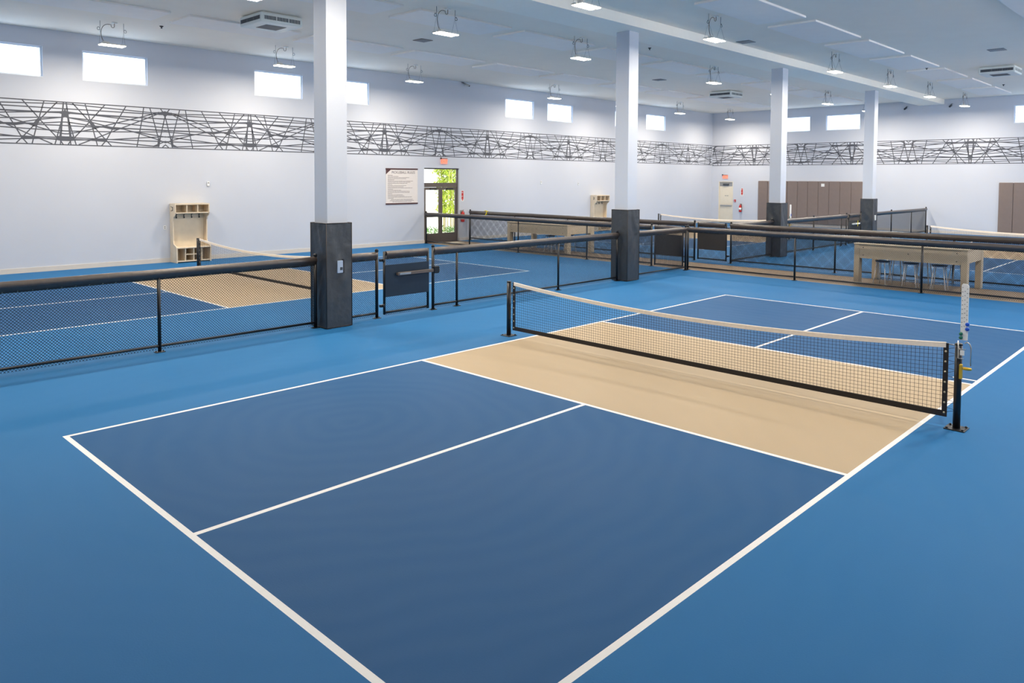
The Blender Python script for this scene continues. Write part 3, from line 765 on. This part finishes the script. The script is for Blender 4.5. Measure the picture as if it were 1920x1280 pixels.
for i, (x, y) in enumerate(((5.8, 18.56), (9.0, 16.2), (17.3, 10.9), (27.35, 6.0), (34.5, 5.1), (24.4, 2.2))):
    tag(MB().lathe([(.05, 0), (.05, -.012), (.02, -.03), (.012, -.06), (.03, -.065)], (0, 0, 0), 12).build('sprinkler_head', mRod, None, (x, y, ZC - .0005)),
        'tiny sprinkler head on the ceiling, ' + ['left, near the first hanging lamp', 'right of the nearest column', 'on the strip beside the beam', 'right of the third lamp in front of the beam', 'at the far right', 'in the upper right corner'][i], 'sprinkler', 'ceiling sprinkler heads')

# ------------------------------------------------------------------ cameras
def sec_cam(loc, dirx, diry, label):
    t = thing('security_camera', loc, label, 'camera', 'small security cameras')
    MB().lathe([(.05, 0), (.05, .02)], (0, 0, 0), 12, 0, 'z').tube([(0, 0, 0), (dirx * .1, diry * .1, -.05)], .02, 8).build('mount', mGreyPl, t)
    MB().tube([(dirx * .08, diry * .08, -.06), (dirx * .28, diry * .28, -.14)], [.05, .045], 12).build('camera_body', mDarkGrey if dirx < 0 and abs(diry) < .5 else mSteel, t)
    MB().tube([(dirx * .26, diry * .26, -.132), (dirx * .3, diry * .3, -.148)], .035, 12).build('camera_lens', mBlack, t)
sec_cam((18.95, YW - .05, 6.58), .6, -.8, 'grey security camera under the ceiling on the long wall')
sec_cam((XR - .06, 8.25, 6.36), -.95, .1, 'small dark security camera right of the beam end')
sec_cam((XR - .06, 10.3, 6.36), -.95, .1, 'small dark security camera left of the beam end')

# ------------------------------------------------------------------ mural band
SEG = [((119, 130), (1580, 270)), ((1580, 270), (1829, 268)), ((119, 218), (460, 235)), ((460, 235), (1550, 292)), ((1550, 292), (1829, 300)),
 ((119, 268), (400, 303)), ((400, 303), (1829, 380)), ((119, 290), (600, 325)), ((600, 325), (1000, 372)), ((1000, 372), (1829, 470)), ((600, 325), (1829, 378)),
 ((160, 370), (500, 405)), ((500, 405), (980, 457)), ((980, 457), (1829, 530)), ((119, 352), (160, 370)), ((160, 370), (510, 440)), ((510, 440), (900, 540)), ((900, 540), (1829, 580)),
 ((119, 450), (200, 457)), ((200, 457), (560, 510)), ((560, 510), (1080, 545)), ((1080, 545), (1829, 575)), ((119, 510), (560, 530)), ((560, 530), (760, 530)),
 ((119, 605), (920, 610)), ((920, 610), (1829, 600)), ((119, 655), (160, 655)), ((160, 655), (330, 620)), ((330, 620), (560, 565)), ((560, 565), (760, 505)), ((760, 505), (980, 450)), ((980, 450), (1560, 305)), ((1560, 305), (1720, 262)),
 ((119, 720), (760, 742)), ((760, 742), (1829, 770)), ((119, 772), (200, 774)), ((200, 765), (560, 752)), ((560, 752), (900, 742)), ((900, 742), (1360, 710)), ((1360, 710), (1829, 685)), ((119, 745), (500, 760)), ((500, 760), (900, 790)), ((900, 790), (1600, 850)),
 ((95, 110), (30, 720)), ((140, 110), (180, 600)), ((180, 600), (200, 840)), ((120, 230), (210, 560)), ((210, 560), (285, 845)), ((160, 840), (200, 775)),
 ((235, 112), (510, 440)), ((510, 440), (760, 740)), ((760, 740), (860, 850)), ((440, 125), (520, 420)), ((520, 420), (560, 560)), ((560, 560), (630, 850)),
 ((765, 145), (530, 410)), ((510, 440), (270, 710)), ((1125, 165), (900, 540)), ((900, 540), (780, 760)), ((780, 760), (705, 850)), ((1440, 180), (1400, 420)), ((1400, 420), (1310, 855)),
 ((1550, 185), (1600, 350)), ((1600, 350), (1700, 720)), ((1745, 200), (1790, 262)), ((1829, 330), (1730, 720)), ((1730, 700), (1700, 860)),
 ((330, 840), (500, 770)), ((500, 770), (600, 730)), ((600, 730), (1000, 560)), ((1000, 560), (1400, 405)), ((1400, 405), (1740, 275)),
 ((900, 545), (1080, 560)), ((1080, 560), (1340, 630)), ((1340, 630), (1700, 740)), ((1700, 740), (1829, 790)), ((1200, 595), (1829, 690)), ((1600, 855), (1700, 815)), ((1700, 815), (1829, 765)), ((1775, 865), (1829, 825))]
POLY = [[(1660, 295), (1740, 258), (1829, 243), (1829, 312), (1720, 308)], [(640, 520), (770, 500), (900, 540), (1060, 560), (900, 575), (760, 545)], [(1690, 720), (1745, 700), (1715, 860), (1600, 862), (1680, 820)], [(1790, 310), (1829, 300), (1829, 352)],
        [(119, 255), (260, 290), (160, 320), (160, 375), (119, 365)], [(40, 700), (240, 700), (285, 770), (200, 780), (60, 770)], [(490, 430), (540, 420), (620, 530), (560, 560)], [(560, 730), (800, 725), (790, 790), (640, 780)]]
def st(p):
    x, y = p; s = (x - 119) / (1829 - 119); yt = 96 + (x / 1920) * 112; yb = 846 + (x / 1920) * 34
    return s, min(1, max(0, (yb - y) / (yb - yt)))
def mural(name, label, P, a0, step, k0, k1, lo, hi, z0, z1, flip=False, th=.03):
    mb = MB()
    zz = lambda t: z0 + (z1 - z0) * ((1 - t) if flip else t)
    cnt = [0]
    def quad(A, B, wd):
        (a, z), (b, y) = A, B
        if max(a, b) < lo or min(a, b) > hi: return
        if a > b: a, b, z, y = b, a, y, z
        if a < lo: z += (y - z) * (lo - a) / (b - a); a = lo
        if b > hi: y = z + (y - z) * (hi - a) / (b - a); b = hi
        d_ = math.hypot(b - a, y - z)
        if d_ < 1e-4: return
        ux, uz = (b - a) / d_, (y - z) / d_; nx, nz = -uz * wd / 2, ux * wd / 2
        ex, ez = ux * wd * .3, uz * wd * .3
        cnt[0] += 1; dp = .0015 + (cnt[0] % 7) * .00012
        q = [(a - ex + nx, z - ez + nz), (a - ex - nx, z - ez - nz), (b + ex - nx, y + ez - nz), (b + ex + nx, y + ez + nz)]
        q = [(u, min(z1 + .015, max(z0 - .015, v))) for u, v in q]
        mb.add([P(u, v, dp) for u, v in q] + [P(u, v, .0002) for u, v in q], [(0, 1, 2, 3), (0, 4, 5, 1), (1, 5, 6, 2), (2, 6, 7, 3), (3, 7, 4, 0)])
    for k in range(k0, k1):
        def f(p):
            s, t = st(p); return (a0 + step * (k + (s if k % 2 == 0 else 1 - s)), zz(t))
        for A, B in SEG: quad(f(A), f(B), th)
        for pl in POLY:
            q = [f(p_) for p_ in pl]
            if min(u for u, v in q) < lo or max(u for u, v in q) > hi: continue
            cnt[0] += 1; dp = .0026 + (cnt[0] % 5) * .0001; n = len(q)
            mb.add([P(u, v, dp) for u, v in q] + [P(u, v, .0002) for u, v in q], [tuple(range(n))] + [(i, (i + 1) % n, n + (i + 1) % n, n + i) for i in range(n)])
    for z in (z0, z1): quad((lo, z), (hi, z), th)
    return tag(mb.build(name, mMural), label, 'mural', 'grey line murals around the hall')
mural('wall_mural', 'grey crisscross line mural band along the long window wall', lambda a, z, d_: (a, YW - d_, z), 4.23, 2.7, -5, 13, XL + .02, XR - .02, 3.49, 4.67)
mural('wall_mural', 'grey crisscross line mural band along the far end wall', lambda a, z, d_: (XR - d_, a, z), 7.4, 2.8, -5, 5, YN + .02, YW - .02, 3.45, 4.64, flip=True, th=.034)

# ------------------------------------------------------------------ wall items
def text_mesh(txt, size, m, parent, loc, rot, depth=.003, name='lettering', align='CENTER'):
    cu = bpy.data.curves.new(name, 'FONT'); cu.body = txt; cu.size = size; cu.align_x = align; cu.extrude = depth
    tmp = bpy.data.objects.new('tmp', cu); col.objects.link(tmp)
    me = bpy.data.meshes.new_from_object(tmp.evaluated_get(bpy.context.evaluated_depsgraph_get()))
    bpy.data.objects.remove(tmp)
    me.materials.clear(); me.materials.append(m)
    o = bpy.data.objects.new(name, me); col.objects.link(o); o.parent = parent; o.location = loc; o.rotation_euler = rot
    return o
RW = (PI / 2, 0, 0)             # facing -y
RF = (PI / 2, 0, -PI / 2)       # facing -x
# rules banner
bx0, bx1, bz0, bz1 = 15.08, 16.61, 1.585, 2.985
t = thing('rules_banner', (bx0, YW - .001, bz0), 'white pickleball rules banner with maroon bars left of the glass door', 'banner')
W, H = bx1 - bx0, bz1 - bz0
sheet = MB().box((0, -.008, .03), (W, -.004, H - .03))
for z in (0, H - .055): MB().bbox((-.01, -.02, z), (W + .01, 0, z + .055), .004).build('banner_bar', mMaroon, t)
MB().prism([(0, H - .05), (0, H - .24), (.24, H - .05)], 'y', -.0095, -.008).build('corner_flash', mMaroon, t)
text_mesh('PICKLEBALL RULES', .135, mInkD, t, (W / 2 + .07, -.0085, H - .205), RW, .001)
rnd = random.Random(3); z = H - .28
for i in range(24):
    ln = rnd.uniform(.5, 1.32) if i % 4 else rnd.uniform(.2, .35); x = .09 if i < 21 else (W - ln) / 2
    e = x + ln
    while x < e:
        wd = rnd.uniform(.02, .07); sheet.box((x, -.0092, z), (min(x + wd, e), -.0081, z + .017), 1); x += wd + .012
    z -= .0445
sheet.build('banner_sheet', [mBanner, mInk], t)
# exit signs
def exit_sign(loc, rz, label):
    t = thing('exit_sign', loc, label, 'exit sign', 'glowing exit signs', rz)
    MB().bbox((-.16, -.045, 0), (.16, -.002, .21), .006).build('sign_body', mExitBody, t)
    MB().box((-.15, -.07, .212), (.15, -.01, .232)).box((-.2, -.08, .2), (-.165, -.02, .26)).build('sign_canopy', mBlack, t)
    text_mesh('EXIT', .17, mExit, t, (0, -.048, .045), RW, .002)
exit_sign((17.97, YW, 3.19), 0, 'red glowing exit sign above the glass door')
exit_sign((XR, 20.43, 2.66), -PI / 2, 'red glowing exit sign above the cream far door')
# extinguishers with signs
def extinguisher(loc, rz, label):
    t = thing('fire_extinguisher', loc, label, 'fire extinguisher', 'wall hung fire extinguishers', rz)
    MB().lathe([(.02, 0), (.075, .015), (.08, .05), (.08, .33), (.06, .40), (.025, .43), (.025, .46)], (0, -.095, 0), 16).build('cylinder', mRed, t)
    MB().lathe([(.0815, .12), (.0815, .26)], (0, -.095, 0), 16).build('paper_label', mWhitePl, t)
    MB().box((-.02, -.12, .46), (.02, -.07, .50)).tube([(0, -.10, .49), (0, -.17, .53)], .01, 6).tube([(0, -.10, .47), (0, -.16, .47)], .008, 6).build('valve_handle', mSteel, t)
    MB().tube([(.02, -.1, .47), (.09, -.1, .42), (.10, -.1, .25), (.095, -.1, .12)], [.008, .008, .009, .014], 8).build('hose', mBlack, t)
    MB().box((-.05, -.016, .2), (.05, -.001, .5)).build('wall_bracket', mSteel, t)
extinguisher((18.93, YW, .78), 0, 'red fire extinguisher hung right of the glass door behind rails')
extinguisher((XR, 19.38, .68), -PI / 2, 'red fire extinguisher hung right of the cream far door')
def ext_sign(loc, rz, label):
    t = thing('extinguisher_sign', loc, label, 'sign', 'fire extinguisher signs', rz)
    MB().box((-.075, -.008, 0), (.075, -.001, .45)).build('sign_plate', mWhitePl, t)
    MB().box((-.055, -.010, .085), (.055, -.0085, .43)).prism([(-.05, .075), (.05, .075), (0, .015)], 'y', -.010, -.0085).build('red_field', mRed, t)
    for k, s in enumerate(('FIRE', 'EXT')): text_mesh(s, .07, mWhitePl, t, (-.025 + .05 * 0 + (.0 if k else 0), -.0105, .34 - k * .16), (PI / 2, 0, 0), .0005)
ext_sign((18.99, YW, 1.65), 0, 'narrow red and white extinguisher sign right of the glass door')
ext_sign((XR, 19.33, 1.65), -PI / 2, 'narrow red and white extinguisher sign on the far wall')
t = thing('fire_alarm_pull', (XR, 19.77, 1.27), 'small red fire alarm pull right of the cream far door', 'fire alarm', rz=-PI / 2)
MB().bbox((-.06, -.05, 0), (.06, -.001, .14), .008).build('alarm_body', mRed, t); MB().box((-.035, -.06, .04), (.035, -.051, .065)).build('pull_handle', mWhitePl, t)
# small wall plates
def plate(loc, rz, w_, h_, d_, label, nm, slots=False):
    t = thing(nm, loc, label, 'wall box', 'small white wall boxes', rz)
    MB().bbox((-w_ / 2, -d_, 0), (w_ / 2, -.001, h_), .006).build('cover', mWhitePl, t)
    s_ = MB()
    if slots: s_.box((-.02, -d_ - .001, h_ * .2), (.02, -d_ - .0001, h_ * .42)).box((-.02, -d_ - .001, h_ * .58), (.02, -d_ - .0001, h_ * .8))
    else: s_.box((-w_ * .3, -d_ - .001, h_ * .55), (w_ * .3, -d_ - .0001, h_ * .85))
    s_.build('face_detail', mGreyPl if slots else mGreyFrame, t)
plate((8.22, YW, 2.33), 0, .075, .14, .035, 'small white wall box above the left coat rack', 'wall_sensor')
plate((6.87, YW, 1.01), 0, .08, .12, .008, 'white power outlet left of the left coat rack', 'power_outlet', True)
plate((23.87, YW, 2.36), 0, .09, .13, .03, 'small white wall box between glass door and right coat rack', 'wall_sensor')
plate((26.58, YW, 2.30), 0, .07, .13, .03, 'small white wall box just left of the right coat rack', 'wall_sensor')
# brown wall pads on the far wall
def wall_pads(ys_, where):
    for i in range(len(ys_) - 1):
        a, b = ys_[i], ys_[i + 1]
        t = thing('wall_pad', (XR, a, 0), 'brown padded wall panel, %s from left %s' % (ORD[i], where), 'wall pad', 'brown pads on the far wall')
        MB().bbox((-.06, b - a + .004, .16), (-.002, -.004, 2.54), .02).build('pad_face', mBrownPad, t)
        MB().box((-.012, b - a + .002, .135), (-.001, -.002, .158)).build('pad_lip', mBase, t)
wall_pads([18.30 - .5905 * k for k in range(11)], 'behind the third column')
wall_pads([6.15 - .5905 * k for k in range(5)], 'by the right frame edge')
tag(MB().box((-.07, -.09, 0), (-.061, .09, .16)).build('pad_sensor', mWhitePl, None, (XR, 14.5, 2.25)), 'small white box mounted on the brown wall pads', 'wall box')
# thin pale sheet standing in for the white reflection on the walkway
tag(MB().bbox((0, 0, 0), (1.0, .55, .012), .004).build('reflection_sheet', mReflectW, None, (17.35, 20.45, 0.0005)), 'pale sheet standing in for the reflection inside the glass door', 'reflection')

# ------------------------------------------------------------------ outside the glass door
tag(MB().box((5, YW + .2, -.3), (45, 60, -.02)).build('outdoor_ground', mConc), 'bright paving outside the glass door', 'ground', kind='structure')
def leafy(mb, c, n, R, size, rnd, droop=0):
    for _ in range(n):
        while True:
            q = Vector((rnd.uniform(-1, 1), rnd.uniform(-1, 1), rnd.uniform(-1, 1)))
            if q.length < 1: break
        p = Vector(c) + Vector((q.x * R[0], q.y * R[1], q.z * R[2]))
        a = rnd.uniform(0, 2 * PI); d_ = Vector((math.cos(a), math.sin(a), rnd.uniform(-1.2, .3) - droop)).normalized()
        s_ = d_.cross(Vector((rnd.uniform(-1, 1), rnd.uniform(-1, 1), 1))).normalized(); L_ = size * rnd.uniform(.6, 1.3)
        nrm = d_.cross(s_) * .02
        mb.add([p, p + d_ * L_ * .5 + s_ * L_ * .12 + nrm, p + d_ * L_, p + d_ * L_ * .5 - s_ * L_ * .12 + nrm], [(0, 1, 2, 3)])
rnd = random.Random(5)
t = thing('bamboo_clump', (22.0, 25.6, 0), 'tall yellow green bamboo clump seen through the glass door', 'bamboo')
s_ = MB(); lf = MB()
for k in range(16):
    x, y = rnd.uniform(-.75, .75), rnd.uniform(-.4, .4); lx = rnd.uniform(-.9, .5)
    pts = [(x + lx * (u / 8) ** 2, y, u * .62) for u in range(9)]
    s_.tube(pts, .022, 6)
    for u in range(2, 9): leafy(lf, pts[u], 40, (.38, .38, .36), .24, rnd, .3)
s_.build('stalks', mStalk, t); tag(lf.build('foliage', mLeaf, t), kind='stuff')
t = thing('bamboo_clump', (19.4, 27.5, 0), 'thin arching bamboo with hanging leaves seen through left glass', 'bamboo')
s_ = MB(); lf = MB()
for k in range(5):
    pts = [(.8 + rnd.uniform(-.2, .2) - (u / 8) ** 2 * rnd.uniform(.8, 1.6), rnd.uniform(-.05, .05), 2.2 + u * .45 * (1 - u * .04)) for u in range(9)]
    pts = [(pts[0][0] + .3, 0, 0)] + pts
    s_.tube(pts, .015, 5)
    for u in range(4, 10): leafy(lf, pts[u], 9, (.4, .3, .35), .24, rnd, .5)
s_.build('stalks', mStalk, t); tag(lf.build('foliage', mLeaf, t), kind='stuff')
lf = MB()
for k in range(30): leafy(lf, (k * .14 - 2.1, rnd.uniform(-.3, .3), .2), 26, (.2, .25, .2), .16, rnd, -1)
tag(lf.build('ground_cover', mLeaf2, None, (19.6, 23.9, 0)), 'low bright green planting outside the glass door', 'plants', kind='stuff')
